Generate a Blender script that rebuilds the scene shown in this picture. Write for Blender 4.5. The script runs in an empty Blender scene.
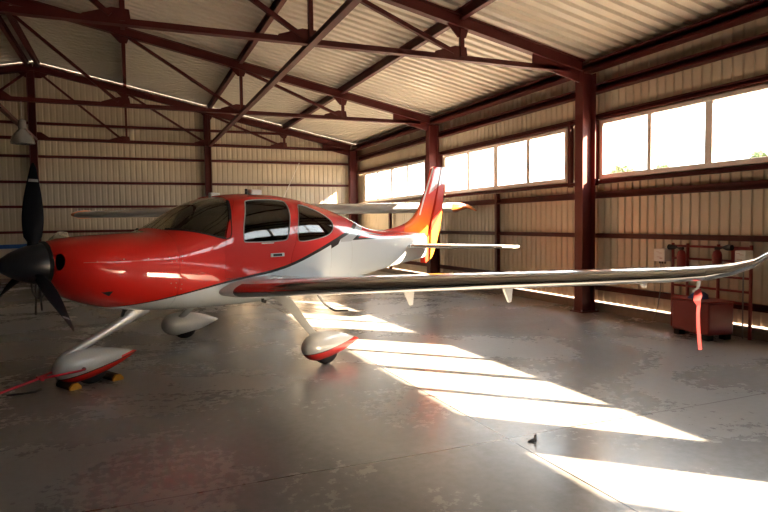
import bpy, bmesh, math, random
from mathutils import Vector, Matrix
random.seed(7)
SC = bpy.context.scene
COL = SC.collection
rad = math.radians
SKY,SUN,EXPO=2.8,31.0,1.9
# ------------------------------------------------------------------ helpers
class MB:
    """collects shapes into one mesh"""
    def __init__(s): s.v=[]; s.f=[]; s.m=[]; s.mi=0
    def add(s, vs, fs):
        o=len(s.v); s.v+= [tuple(v) for v in vs]; s.f += [tuple(i+o for i in f) for f in fs]; s.m += [s.mi]*len(fs); return s
    def box(s, x0,x1,y0,y1,z0,z1):
        vs=[(x,y,z) for z in (z0,z1) for y in (y0,y1) for x in (x0,x1)]
        return s.add(vs,[(0,2,3,1),(4,5,7,6),(0,1,5,4),(2,6,7,3),(0,4,6,2),(1,3,7,5)])
    def sweep(s, p0, p1, poly, up=(0,0,1)):
        """extrude a 2-D polygon (side, up) from p0 to p1"""
        p0=Vector(p0); p1=Vector(p1); d=(p1-p0).normalized(); u=Vector(up)
        if abs(d.dot(u))>.98: u=Vector((0,1,0))
        r=d.cross(u).normalized(); u=r.cross(d)
        n=len(poly); vs=[p0+r*a+u*b for a,b in poly]+[p1+r*a+u*b for a,b in poly]
        fs=[tuple(reversed(range(n))),tuple(range(n,2*n))]+[(i,(i+1)%n,(i+1)%n+n,i+n) for i in range(n)]
        return s.add(vs,fs)
    def bar(s,p0,p1,w,h,up=(0,0,1)):
        return s.sweep(p0,p1,[(-w/2,-h/2),(w/2,-h/2),(w/2,h/2),(-w/2,h/2)],up)
    def ibeam(s,p0,p1,w,h,t=.012,up=(0,0,1)):
        for a in (1,-1):
            c=a*(h/2-t/2); s.sweep(p0,p1,[(-w/2,c-t/2),(w/2,c-t/2),(w/2,c+t/2),(-w/2,c+t/2)],up)
        s.sweep(p0,p1,[(-t/2,-h/2+t),(t/2,-h/2+t),(t/2,h/2-t),(-t/2,h/2-t)],up); return s
    def cchan(s,p0,p1,w,h,t=.008,up=(0,0,1)):
        """C section, open side towards -side"""
        s.sweep(p0,p1,[(w/2-t,-h/2),(w/2,-h/2),(w/2,h/2),(w/2-t,h/2)],up)
        for a in (1,-1):
            c=a*(h/2-t/2); s.sweep(p0,p1,[(-w/2,c-t/2),(w/2-t,c-t/2),(w/2-t,c+t/2),(-w/2,c+t/2)],up)
            c=a*(h/2-.012); s.sweep(p0,p1,[(-w/2,c-.012),(-w/2+t,c-.012),(-w/2+t,c+.012),(-w/2,c+.012)],up)
        return s
    def tube(s,pts,r,n=10,cap=True):
        pts=[Vector(p) for p in pts]; k=len(pts); rr=r if isinstance(r,(list,tuple)) else [r]*k
        vs=[]; pr=None
        for i,p in enumerate(pts):
            d=(pts[min(i+1,k-1)]-pts[max(i-1,0)]).normalized()
            if pr is None:
                a=Vector((0,0,1)) if abs(d.z)<.9 else Vector((1,0,0)); pr=d.cross(a).normalized()
            pr=(pr-d*pr.dot(d)).normalized(); q=d.cross(pr)
            for j in range(n):
                t=2*math.pi*j/n; vs.append(p+(pr*math.cos(t)+q*math.sin(t))*rr[i])
        fs=[(i*n+j,i*n+(j+1)%n,(i+1)*n+(j+1)%n,(i+1)*n+j) for i in range(k-1) for j in range(n)]
        if cap: fs+= [tuple(reversed(range(n))),tuple(range((k-1)*n,k*n))]
        return s.add(vs,fs)
    def loft(s,rings,cap=True,closed=True):
        n=len(rings[0]); k=len(rings); vs=[p for r in rings for p in r]; e=n if closed else n-1
        fs=[(i*n+j,i*n+(j+1)%n,(i+1)*n+(j+1)%n,(i+1)*n+j) for i in range(k-1) for j in range(e)]
        if cap: fs+= [tuple(reversed(range(n))),tuple(range((k-1)*n,k*n))]
        return s.add(vs,fs)
    def lathe(s,prof,c=(0,0,0),axis='z',n=24):
        """prof: list of (r, t) along the axis"""
        rings=[]
        for r,t in prof:
            ring=[]
            for j in range(n):
                a=2*math.pi*j/n; u,v=max(r,1e-5)*math.cos(a),max(r,1e-5)*math.sin(a)
                p={'z':(u,v,t),'x':(t,u,v),'y':(v,t,u)}[axis]
                ring.append((p[0]+c[0],p[1]+c[1],p[2]+c[2]))
            rings.append(ring)
        return s.loft(rings)
    def plate(s,poly,y0,y1):
        """polygon in (x,z) extruded along y"""
        n=len(poly); vs=[(x,y0,z) for x,z in poly]+[(x,y1,z) for x,z in poly]
        return s.add(vs,[tuple(range(n)),tuple(reversed(range(n,2*n)))]+[(i,i+n,(i+1)%n+n,(i+1)%n) for i in range(n)])
    def mesh(s,name,mats=()):
        me=bpy.data.meshes.new(name); me.from_pydata(s.v,[],s.f)
        for m in mats: me.materials.append(m)
        for p,i in zip(me.polygons,s.m): p.material_index=i
        me.update(); bm=bmesh.new(); bm.from_mesh(me); bmesh.ops.recalc_face_normals(bm,faces=bm.faces); bm.to_mesh(me); bm.free()
        return me
    def build(s,name,mat,parent=None,smooth=False,bevel=0):
        mats=mat if isinstance(mat,(list,tuple)) else [mat]
        me=s.mesh(name,mats); o=bpy.data.objects.new(name,me); COL.objects.link(o)
        if parent: o.parent=parent
        if bevel:
            b=o.modifiers.new('b','BEVEL'); b.width=bevel; b.segments=2; b.limit_method='ANGLE'; b.angle_limit=rad(40)
        if smooth: shade(o,smooth if smooth is not True else 40)
        return o
def shade(o,ang=40):
    me=o.data
    for p in me.polygons: p.use_smooth=True
    bm=bmesh.new(); bm.from_mesh(me)
    for e in bm.edges:
        if len(e.link_faces)==2 and e.calc_face_angle(0)>rad(ang): e.smooth=False
    bm.to_mesh(me); bm.free()
def tag(o,label=None,cat=None,group=None,kind=None):
    if label: o['label']=label
    if cat: o['category']=cat
    if group: o['group']=group
    if kind: o['kind']=kind
    return o
def thing(name,label,cat,loc=(0,0,0),rz=0,group=None):
    o=bpy.data.objects.new(name,None); COL.objects.link(o); o.location=loc; o.rotation_euler=(0,0,rz); o.empty_display_size=.2
    return tag(o,label,cat,group)
def boolean(o,cutters,op):
    """apply boolean modifiers and return o with the result mesh"""
    tmp=[]
    for i,c in enumerate(cutters):
        co=bpy.data.objects.new('cutter',c); COL.objects.link(co); tmp.append(co)
        m=o.modifiers.new('bool%d'%i,'BOOLEAN'); m.object=co; m.operation=op; m.solver='EXACT'
    dg=bpy.context.evaluated_depsgraph_get(); ev=o.evaluated_get(dg); me=bpy.data.meshes.new_from_object(ev)
    o.modifiers.clear(); o.data=me
    for co in tmp: bpy.data.objects.remove(co,do_unlink=True)
    return o
# ------------------------------------------------------------------ materials
def newmat(name):
    m=bpy.data.materials.new(name); m.use_nodes=True; nt=m.node_tree; b=nt.nodes['Principled BSDF']; return m,nt,b
def N(nt,t,**k):
    n=nt.nodes.new(t)
    for a,v in k.items():
        if a=='ins':
            for i,x in v.items(): n.inputs[i].default_value=x
        else: setattr(n,a,v)
    return n
def mat(name,col,rough=.5,metal=0,coat=0,noise=0,scale=8,bump=0,spec=None,rvar=0):
    m,nt,b=newmat(name); c=(*col,1)
    b.inputs['Base Color'].default_value=c; b.inputs['Roughness'].default_value=rough; b.inputs['Metallic'].default_value=metal
    b.inputs['Coat Weight'].default_value=coat; b.inputs['Coat Roughness'].default_value=.04
    if spec is not None: b.inputs['Specular IOR Level'].default_value=spec
    if noise or bump or rvar:
        tc=N(nt,'ShaderNodeTexCoord'); nz=N(nt,'ShaderNodeTexNoise',ins={'Scale':scale,'Detail':5,'Roughness':.6}); nt.links.new(tc.outputs['Object'],nz.inputs['Vector'])
        if noise:
            mx=N(nt,'ShaderNodeMix',data_type='RGBA'); mx.inputs[6].default_value=tuple(x*(1-noise) for x in col)+(1,); mx.inputs[7].default_value=tuple(min(1,x*(1+noise)) for x in col)+(1,)
            nt.links.new(nz.outputs['Fac'],mx.inputs[0]); nt.links.new(mx.outputs[2],b.inputs['Base Color'])
        if rvar:
            mr=N(nt,'ShaderNodeMapRange',ins={3:rough-rvar,4:rough+rvar,1:.3,2:.7}); nt.links.new(nz.outputs['Fac'],mr.inputs[0]); nt.links.new(mr.outputs[0],b.inputs['Roughness'])
        if bump:
            bp=N(nt,'ShaderNodeBump',ins={'Strength':bump,'Distance':.01}); nt.links.new(nz.outputs['Fac'],bp.inputs['Height']); nt.links.new(bp.outputs[0],b.inputs['Normal'])
    return m
def glassmat(name,tint,rough=0.0,ior=1.5,gl=1.0):
    m,nt,b=newmat(name); nt.nodes.remove(b); out=nt.nodes['Material Output']
    t=N(nt,'ShaderNodeBsdfTransparent',ins={0:(*tint,1)}); g=N(nt,'ShaderNodeBsdfGlossy',ins={'Color':(gl,gl,gl,1),'Roughness':rough})
    geo=N(nt,'ShaderNodeNewGeometry'); io=N(nt,'ShaderNodeMath',operation='MULTIPLY_ADD',ins={1:1/ior-ior,2:ior}); nt.links.new(geo.outputs['Backfacing'],io.inputs[0])
    fr=N(nt,'ShaderNodeFresnel'); nt.links.new(io.outputs[0],fr.inputs[0]); mx=N(nt,'ShaderNodeMixShader')
    nt.links.new(fr.outputs[0],mx.inputs[0]); nt.links.new(t.outputs[0],mx.inputs[1]); nt.links.new(g.outputs[0],mx.inputs[2]); nt.links.new(mx.outputs[0],out.inputs[0])
    return m
M_steel=mat('maroon_steel',(.088,.014,.013),.5,noise=.18,scale=3,spec=.3)
M_sheet=mat('cream_sheet',(.62,.53,.395),.42,noise=.07,scale=1.2)
M_absorb=mat('light_absorbing_sheet',(.045,.045,.048),.6)  # unseen left and front walls coloured dark to cut the bounced light
M_roof=mat('cream_roof_sheet',(.62,.57,.48),.38,noise=.08,scale=1.1)
M_frame=mat('window_frame_paint',(.82,.74,.68),.4)
M_glass=glassmat('window_glass',(.96,.97,.96),ior=1.4)
M_kerb=mat('rough_concrete_kerb',(.20,.165,.14),.9,noise=.35,scale=14,bump=.6)
M_black=mat('black_rubber',(.012,.012,.013),.7)
M_blackg=mat('black_gloss',(.01,.012,.018),.36,coat=.15)
M_white=mat('white_paint',(.74,.75,.75),.22,coat=.9)
M_blade=mat('matt_black_blade',(.007,.008,.011),.5,spec=.05)
M_metal=mat('bare_titanium',(.42,.43,.45),.17,metal=1)
M_alu=mat('aluminium',(.6,.6,.6),.35,metal=1)
M_red=mat('red_gloss_paint',(.62,.02,.012),.25,coat=1)
M_redd=mat('dark_red_enamel',(.22,.013,.012),.4,noise=.12,scale=6)
M_dark=mat('dark_interior_trim',(.02,.02,.022),.75)
M_leather=mat('seat_leather',(.10,.09,.085),.5)
M_rub=mat('pale_window_seal',(.45,.47,.46),.5)
M_chrome=mat('polished_metal',(.8,.8,.8),.1,metal=1)
M_yel=mat('yellow_chock_paint',(.85,.42,.03),.6,noise=.2,scale=30)
M_chockd=mat('chock_rubber',(.05,.03,.02),.8)
M_ribbon=mat('red_ribbon_cloth',(.22,.005,.008),.8)
M_tow=mat('crimson_tube_paint',(.6,.015,.04),.4)
M_wht=mat('white_plastic',(.82,.79,.74),.5)
M_grey=mat('grey_cable',(.22,.21,.2),.6)
M_blue=mat('blue_cloth',(.02,.06,.2),.8,noise=.3,scale=20)
M_orange=mat('orange_paint',(.8,.22,.04),.3,coat=.6)
M_ground=mat('sunlit_apron',(.42,.39,.34),.9,noise=.15,scale=.4)
M_leaf=mat('tree_leaves',(.12,.16,.07),.8,noise=.3,scale=2)
M_bark=mat('tree_bark',(.16,.11,.07),.9)
# floor
def floormat():
    m,nt,b=newmat('polished_concrete_floor'); L=nt.links.new
    tc=N(nt,'ShaderNodeTexCoord'); sp=N(nt,'ShaderNodeSeparateXYZ'); L(tc.outputs['Object'],sp.inputs[0])
    n1=N(nt,'ShaderNodeTexNoise',ins={'Scale':.45,'Detail':8,'Roughness':.62,'Distortion':.5}); L(tc.outputs['Object'],n1.inputs['Vector'])
    n2=N(nt,'ShaderNodeTexNoise',ins={'Scale':14,'Detail':8,'Roughness':.65}); L(tc.outputs['Object'],n2.inputs['Vector'])
    n3=N(nt,'ShaderNodeTexNoise',ins={'Scale':1.1,'Detail':6,'Roughness':.6,'Distortion':.6}); L(tc.outputs['Object'],n3.inputs['Vector'])
    r1=N(nt,'ShaderNodeValToRGB'); e=r1.color_ramp.elements; e[0].position=.28; e[0].color=(.235,.24,.24,1); e[1].position=.72; e[1].color=(.34,.355,.365,1)
    L(n1.outputs['Fac'],r1.inputs[0])
    r2=N(nt,'ShaderNodeValToRGB'); e=r2.color_ramp.elements; e[0].position=.34; e[0].color=(.85,.845,.84,1); e[1].position=.66; e[1].color=(1.06,1.06,1.06,1)
    L(n2.outputs['Fac'],r2.inputs[0])
    mu=N(nt,'ShaderNodeMix',data_type='RGBA',blend_type='MULTIPLY'); mu.inputs[0].default_value=1; L(r1.outputs[0],mu.inputs[6]); L(r2.outputs[0],mu.inputs[7])
    # brown stains
    r3=N(nt,'ShaderNodeValToRGB'); e=r3.color_ramp.elements; e[0].position=.52; e[0].color=(0,0,0,1); e[1].position=.85; e[1].color=(.28,.28,.28,1); L(n3.outputs['Fac'],r3.inputs[0])
    st=N(nt,'ShaderNodeMix',data_type='RGBA'); st.inputs[7].default_value=(.24,.18,.13,1); L(r3.outputs[0],st.inputs[0]); L(mu.outputs[2],st.inputs[6])
    # dark small spots
    vo=N(nt,'ShaderNodeTexVoronoi',ins={'Scale':2.3,'Randomness':1}); L(tc.outputs['Object'],vo.inputs['Vector'])
    vr=N(nt,'ShaderNodeMath',operation='LESS_THAN',ins={1:.035}); L(vo.outputs['Distance'],vr.inputs[0])
    vm=N(nt,'ShaderNodeMath',operation='MULTIPLY',ins={1:.6}); L(vr.outputs[0],vm.inputs[0])
    s2=N(nt,'ShaderNodeMix',data_type='RGBA'); s2.inputs[7].default_value=(.06,.05,.045,1); L(vm.outputs[0],s2.inputs[0]); L(st.outputs[2],s2.inputs[6])
    # saw-cut joints: x=2.52+6.1k, y=3.73+6.1k
    def joint(out,off,per,w):
        a=N(nt,'ShaderNodeMath',operation='SUBTRACT',ins={1:off-per/2}); L(out,a.inputs[0])
        c=N(nt,'ShaderNodeMath',operation='FLOORED_MODULO',ins={1:per}); L(a.outputs[0],c.inputs[0])
        d=N(nt,'ShaderNodeMath',operation='SUBTRACT',ins={1:per/2}); L(c.outputs[0],d.inputs[0])
        e=N(nt,'ShaderNodeMath',operation='ABSOLUTE'); L(d.outputs[0],e.inputs[0])
        g=N(nt,'ShaderNodeMath',operation='LESS_THAN',ins={1:w}); L(e.outputs[0],g.inputs[0]); return g
    wob=N(nt,'ShaderNodeTexNoise',ins={'Scale':.8,'Detail':2}); L(tc.outputs['Object'],wob.inputs['Vector'])
    wm=N(nt,'ShaderNodeMath',operation='MULTIPLY_ADD',ins={1:.06,2:-.03}); L(wob.outputs['Fac'],wm.inputs[0])
    yo=N(nt,'ShaderNodeMath',operation='ADD'); L(sp.outputs['Y'],yo.inputs[0]); L(wm.outputs[0],yo.inputs[1])
    j1=joint(sp.outputs['X'],2.515,7.2,.0075); j2=joint(yo.outputs[0],3.73,7.2,.0075)
    jm=N(nt,'ShaderNodeMath',operation='MAXIMUM'); L(j1.outputs[0],jm.inputs[0]); L(j2.outputs[0],jm.inputs[1])
    jj=N(nt,'ShaderNodeMix',data_type='RGBA'); jj.inputs[7].default_value=(.025,.025,.027,1); L(jm.outputs[0],jj.inputs[0]); L(s2.outputs[2],jj.inputs[6])
    L(jj.outputs[2],b.inputs['Base Color'])
    mr=N(nt,'ShaderNodeMapRange',ins={1:.3,2:.7,3:.21,4:.35}); L(n1.outputs['Fac'],mr.inputs[0])
    m2=N(nt,'ShaderNodeMath',operation='MULTIPLY_ADD',ins={1:.10}); L(n2.outputs['Fac'],m2.inputs[0]); L(mr.outputs[0],m2.inputs[2])
    m3=N(nt,'ShaderNodeMath',operation='SUBTRACT',ins={1:.06}); L(m2.outputs[0],m3.inputs[0]); L(m3.outputs[0],b.inputs['Roughness'])
    b.inputs['Specular IOR Level'].default_value=.6
    bp=N(nt,'ShaderNodeBump',ins={'Strength':.08,'Distance':.01}); L(n2.outputs['Fac'],bp.inputs['Height']); L(bp.outputs[0],b.inputs['Normal'])
    return m
M_floor=floormat()
# ------------------------------------------------------------------ hangar
XR,XL,YB,YF,XC=7.6,-12.46,20.5,-9.0,-2.43
EAVE,RIDGE=4.36,6.41
def roofz(x): return RIDGE-(RIDGE-EAVE)*abs(x-XC)/(XR-XC)
def rtop(x): return roofz(x)-.12
o=MB().box(XL-.2,XR+.2,YF-.2,YB+.2,-.25,0).build('floor',M_floor); tag(o,kind='structure')
o=MB().add([(-90,-90,-.06),(90,-90,-.06),(90,120,-.06),(-90,120,-.06)],[(0,1,2,3)]).build('ground_outside',M_ground); tag(o,kind='structure')
def ribs(a0,a1,pitch,depth,flat=.62):
    """trapezoid profile: list of (t, d) from a0 to a1"""
    out=[]; t=a0
    k=0
    while True:
        b=a0+k*pitch
        for q,d in ((0,0),(flat,0),(flat+.08,depth),(.92,depth)):
            u=b+q*pitch
            if u>=a1: out.append((a1,d)); return out
            out.append((u,d))
        k+=1
def sheet_wall(mb,axis,pos,sgn,a0,a1,z0,z1,pitch,top=None,depth=.022):
    """corrugated sheet; sgn: direction of the ribs (into the room = shallow grooves away)"""
    pr=ribs(a0,a1,pitch,depth)
    vs=[];n=len(pr)
    for zi in (0,1):
        for t,d in pr:
            z=z0 if zi==0 else (top(t) if top else z1); q=pos+sgn*d
            vs.append((q,t,z) if axis=='x' else (t,q,z))
    mb.add(vs,[(i,i+1,i+1+n,i+n) for i in range(n-1)])
WIN=[(15.13,19.8),(9.25,14.03),(4.10,8.36),(-.74,3.28),(-5.45,-1.40)]
ZS,ZH=2.30,3.30
mb=MB(); P=.1605
sheet_wall(mb,'x',XR,1,YF,YB+.04,.169,ZS,P); sheet_wall(mb,'x',XR,1,YF,YB+.04,ZH,EAVE+.045,P)
gaps=[(19.8,YB+.04),(14.03,15.13),(8.36,9.25),(3.28,4.10),(-1.40,-.74),(YF,-5.45)]
for a,b in gaps: sheet_wall(mb,'x',XR,1,a,b,ZS,ZH,P)
o=mb.build('wall_right',M_sheet); tag(o,kind='structure')
mb=MB(); sheet_wall(mb,'y',YB,1,XL,XR+.04,.12,0,.163,top=lambda x:roofz(x)-.006); tag(mb.build('wall_back',M_sheet),kind='structure')
mb=MB(); sheet_wall(mb,'x',XL,-1,YF,YB,.0,EAVE,.2); tag(mb.build('wall_left',M_absorb),kind='structure')
mb=MB(); sheet_wall(mb,'y',YF,-1,XL,XR,.0,0,.2,top=lambda x:roofz(x)); tag(mb.build('wall_front',M_absorb),kind='structure')
# roof: ribs run down the slope
mb=MB(); pr=ribs(YF-.3,YB+.3,.24,.045,.42); n=len(pr)
for xs in ((XC,XR+.25),(XC,XL-.25)):
    vs=[]
    for x in xs:
        for t,d in pr: vs.append((x,t,roofz(x)+d))
    mb.add(vs,[(i,i+1,i+1+n,i+n) for i in range(n-1)])
o=mb.build('ceiling',M_roof); tag(o,kind='structure')
mb=MB().box(7.53,7.78,YF,YB+.1,0,.15).box(XL,7.53,YB-.06,YB+.12,0,.12); tag(mb.build('trim_1',M_kerb),kind='structure')
# windows
NP=[4,4,4,4,4]
for k,((a,b),npn) in enumerate(zip(WIN,NP)):
    x0,x1=XR-.055,XR+.03; fr=MB(); w=.062
    fr.box(x0,x1,a,b,ZS,ZS+w*1.3).box(x0,x1,a,b,ZH-w,ZH).box(x0,x1,a,a+w,ZS+w*1.3,ZH-w).box(x0,x1,b-w,b,ZS+w*1.3,ZH-w)
    st=(b-a)/npn
    for i in range(1,npn):
        y=a+st*i; ww=(.042 if i!=2 else .062)*(1.35 if k<2 else 1)
        fr.box(x0+.01,x1-.01,y-ww,y+ww,ZS+w*1.3,ZH-w)
    wo=tag(fr.build('window_%d'%(k+1),M_frame,bevel=.006),kind='structure')
    gm=MB(); gm.box(XR-.004,XR+.004,a+.02,b-.02,ZS+.03,ZH-.02); gm.build('pane',M_glass,wo)
# ---- steel
def steel(mb,name,label,cat,group=None): return tag(mb.build(name,M_steel),label,cat,group)
def column(x,y,h,label,wx=.28,wy=.2,group=None):
    t=thing('steel_column',label,'column',(x,y,0),group=group)
    MB().ibeam((0,0,.02),(0,0,h),wy,wx,.014,up=(1,0,0)).build('shaft',M_steel,t)
    b=MB().box(-.19,.19,-.15,.15,0,.02)
    b.build('base_plate',M_steel,t)
    for sx in (-1,1):
        for sy in (-1,1): MB().lathe([(.014,.02),(.014,.05)],(sx*.16,sy*.115,0),n=6).build('anchor_bolt',M_alu,t)
    return t
column(7.3,20.3,4.12,'red steel column in the far right corner of the hangar')
column(7.3,14.2,4.10,'red steel column on the right wall just behind the tail fin')
column(7.3,8.45,4.10,'large red steel column on the right wall between the two nearest window strips')
for y in (3.7,-1.03,-6): column(7.3,y,4.1,'red steel column on the right wall nearer than the photo shows',group='right wall columns outside the frame')
for x,l in ((2.38,'red back wall column standing behind the cabin roof of the red plane'),(-2.5,'red back wall column under the roof ridge, behind the propeller')):
    column(x,20.33,rtop(x)-.2,l,.2,.18)
for x in (-7.6,): column(x,20.33,rtop(x)-.2,'red back wall column left of the frame',.2,.18)
# trusses
XP=[7.3,4.87,2.44,0.0,-2.43]
def truss(y,label,group=None,gus=True):
    B=4.165
    t=thing('roof_truss',label,'roof truss',(XC,y,B),group=group)
    X=lambda x:x-XC; Z=lambda z:z-B
    top=X(7.22)
    def gusset(poly): MB().plate(poly,-.01,.01).build('gusset_plate',M_steel,t)
    for s in (1,-1):
        MB().ibeam((0,0,Z(rtop(XC)-.1)),(s*top,0,Z(rtop(7.22)-.1)),.13,.19,.014).build('rafter',M_steel,t)
        MB().plate([(s*X(6.2),Z(B)),(s*X(7.2),Z(3.93)),(s*X(7.2),Z(rtop(7.2)-.16)),(s*X(6.2),Z(rtop(6.2)-.16))],-.012,.012).build('haunch_plate',M_steel,t)
        MB().sweep((0,0,Z(B)),(s*X(6.95),0,Z(B-.03)),[(-.06,-.045),(.06,-.045),(.06,-.033),(.012,-.033),(.012,.045),(-.012,.045),(-.012,-.033),(-.06,-.033)]).build('bottom_chord',M_steel,t)
        for i,x in enumerate(XP[1:4]):
            xx=s*X(x); zt=rtop(x)-.18
            MB().bar((xx,0,Z(B)),(xx,0,Z(zt)),.065,.065).build('vertical_strut',M_steel,t)
            xr=XP[i+2]; xn=s*X(xr)
            MB().bar((xx-s*.14,0,Z(B+.06)),(xn+s*.12,0,Z(rtop(xr)-.22)),.07,.06).build('diagonal_strut',M_steel,t)
            gusset([(xx+s*.10,Z(B)),(xx+s*.08,Z(B+.15)),(xx-s*.12,Z(B+.16)),(xx-s*.46,Z(B+.05)),(xx-s*.48,Z(B))])
            gusset([(xx+s*.14,Z(zt+.02)),(xx+s*.07,Z(zt-.16)),(xx-s*.07,Z(zt-.16)),(xx-s*.3,Z(zt+.08))])
    MB().bar((0,0,Z(B)),(0,0,Z(rtop(XC)-.18)),.065,.065).build('vertical_strut',M_steel,t)
    gusset([(.4,0),(-.4,0),(-.15,.18),(.15,.18)])
    r=rtop(XC); gusset([(.45,Z(r-.24)),(0,Z(r-.15)),(-.45,Z(r-.24)),(-.2,Z(r-.4)),(.2,Z(r-.4))])
    return t
truss(20.3,'red steel truss standing against the back wall, farthest from view')
truss(14.2,'red steel roof truss spanning the middle of the hangar above the plane')
truss(8.45,'nearest visible red roof truss, ending at the large right column')
for y in (3.7,-1.03,-6): truss(y,'red steel roof truss above and behind the viewpoint',group='roof trusses outside the frame')
# purlins along the roof
pl=[(4.87,'red roof purlin nearest the right wall'),(2.44,'red roof purlin second from the right wall'),(0.0,'red roof purlin third from the right wall, left of the lit roof panel'),(-2.29,'right hand one of the two red ridge purlins'),(-2.57,'left hand one of the two red ridge purlins'),
    (-4.86,'red roof purlin on the left slope, next to the ridge'),(-7.3,'red roof purlin on the dark left slope, second from the ridge'),(-9.7,'red roof purlin on the dark left slope, lowest one')]
for x,l in pl:
    m=MB(); z=roofz(x)-.10; m.ibeam((x,YF,z),(x,YB-.05,z),.09,.17,.01); steel(m,'roof_purlin',l,'roof purlin')
for x,l in ((2.44,'red longitudinal tie beam at truss bottom height, right of the ridge'),(-2.43,'red longitudinal tie beam at truss bottom height, under the ridge')):
    m=MB(); m.bar((x,YF,4.125),(x,YB-.1,4.125),.10,.075); steel(m,'tie_beam',l,'tie beam')
# right wall girts
def girt(z,h,w,x,label,group=None,y0=YF,y1=YB-.05,chan=True):
    m=MB(); 
    if chan: m.cchan((x,y0,z),(x,y1,z),w,h)
    else: m.bar((x,y0,z),(x,y1,z),w,h)
    return steel(m,'wall_girt',label,'wall girt')
girt(4.22,.15,.22,7.42,'heavy red eave beam along the top of the right wall')
girt(3.84,.14,.16,7.5,'thick red girt on the right wall between eave beam and windows')
girt(3.37,.085,.1,7.54,'red girt directly over the right wall windows')
girt(2.25,.06,.1,7.54,'thin dark red girt directly under the right wall window sills')
girt(2.025,.11,.12,7.53,'red girt on the right wall a hand below the window sills')
girt(1.325,.075,.1,7.54,'red girt at half height of the right wall cladding')
girt(.42,.09,.08,7.55,'lowest red girt near the foot of the right wall')
for y,l in ((11.5,'thin dark red post in the middle of the right wall bay behind the stabilizer'),(17.5,'thin dark red post in the right wall bay behind the other aircraft wing')):
    m=MB().bar((7.5,y,.15),(7.5,y,2.2),.09,.08); steel(m,'wall_post',l,'post')
for y,l in ((8.46,'short red jamb post left of the nearest window strip'),(9.12,'short dark jamb post right of the second window strip'),(14.2,'short jamb post left of the second window strip'),(15.0,'short jamb post right of the farthest window strip')):
    m=MB().bar((7.54,y,2.2),(7.54,y,3.4),.07,.07); steel(m,'window_jamb_post',l,'post')
# back wall girts
for z,l in ((4.62,'back wall red girt above the truss bottom chord'),(3.66,'uppermost long red girt of the back wall below the truss'),(2.91,'middle red girt of the back wall'),(2.19,'red girt of the back wall level with the propeller tip'),(1.45,'red girt of the back wall level with the propeller spinner'),(.65,'lowest red girt of the back wall, hidden low behind the plane')):
    m=MB(); x0=XL if z<4.2 else XC-(RIDGE-z)/.2043+.8; x1=7.25 if z<4.2 else XC+(RIDGE-z)/.2043-.8
    m.cchan((x0,YB-.05,z),(x1,YB-.05,z),.09,.075); steel(m,'wall_girt',l,'wall girt')

# ---- fuselage form
def pchip(xs,ys):
    n=len(xs);h=[xs[i+1]-xs[i] for i in range(n-1)];d=[(ys[i+1]-ys[i])/h[i] for i in range(n-1)]
    m=[0]*n;m[0]=d[0];m[-1]=d[-1]
    for i in range(1,n-1):
        if d[i-1]*d[i]>0:
            w1=2*h[i]+h[i-1];w2=h[i]+2*h[i-1];m[i]=(w1+w2)/(w1/d[i-1]+w2/d[i])
    def f(x):
        if x<=xs[0]:return ys[0]
        if x>=xs[-1]:return ys[-1]
        i=0
        while x>xs[i+1]:i+=1
        t=(x-xs[i])/h[i]
        return ((1+2*t)*(1-t)**2*ys[i]+t*(1-t)**2*h[i]*m[i]+t*t*(3-2*t)*ys[i+1]+t*t*(t-1)*h[i]*m[i+1])
    return f
TOP=[(-2.43,1.43),(-2.40,1.455),(-2.3,1.485),(-2.1,1.507),(-1.87,1.52),(-1.55,1.532),(-1.42,1.54),(-1.36,1.56),(-1.19,1.645),(-.93,1.795),(-.75,1.875),(-.58,1.925),(-.4,1.962),(-.1,1.98),(.2,1.978),(.5,1.955),(.79,1.915),(1.2,1.835),(1.59,1.735),(1.85,1.655),(2.07,1.575),(2.4,1.5),(2.77,1.465),(3.3,1.44),(4.12,1.40)]
BOT=[(-2.43,1.06),(-2.40,1.01),(-2.3,.93),(-2.1,.83),(-1.87,.76),(-1.55,.70),(-1.1,.655),(-.5,.63),(.3,.615),(.9,.63),(1.4,.68),(2.04,.765),(2.56,.825),(3.1,.88),(3.6,.93),(4.12,.98)]
WID=[(-2.43,.25),(-2.40,.30),(-2.34,.355),(-2.26,.41),(-2.1,.47),(-1.87,.51),(-1.55,.55),(-1.1,.595),(-.5,.63),(.2,.635),(.7,.60),(1.2,.52),(1.7,.42),(2.3,.315),(3.0,.22),(3.6,.15),(4.12,.07)]
MID=[(-2.43,1.25),(-2.0,1.22),(-1.3,1.2),(0,1.16),(1.2,1.18),(2.5,1.19),(4.12,1.2)]
NT=[(-2.43,2.1),(-1.8,2.35),(-1.4,2.5),(-.9,2.6),(-.6,2.9),(.5,3.0),(1.2,2.8),(1.8,2.7),(2.6,2.9),(4.12,2.8)]
NB=[(-2.43,2.1),(-1.8,2.4),(0,2.7),(1.2,2.5),(2.5,2.2),(4.12,2.1)]
fT,fB,fW,fM,fNT,fNB=[pchip(*zip(*q)) for q in (TOP,BOT,WID,MID,NT,NB)]
def halfw(a,z):
    w,m=fW(a),fM(a)
    if z>=m: hh=fT(a)-m;n=fNT(a)
    else: hh=m-fB(a);n=fNB(a)
    q=abs(z-m)/hh
    return None if q>=1 else w*(1-q**n)**(1/n)
def ring(a,N=96,s=0.0):
    w,m=fW(a)-s,fM(a);o=[]
    for i in range(N):
        t=2*math.pi*i/N;c,sn=math.cos(t),math.sin(t)
        if sn>=0: hh=fT(a)-m-s;n=fNT(a)
        else: hh=m-fB(a)-s;n=fNB(a)
        o.append((a,math.copysign(abs(c)**(2/n),c)*w,m+math.copysign(abs(sn)**(2/n),sn)*hh))
    return o
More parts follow.
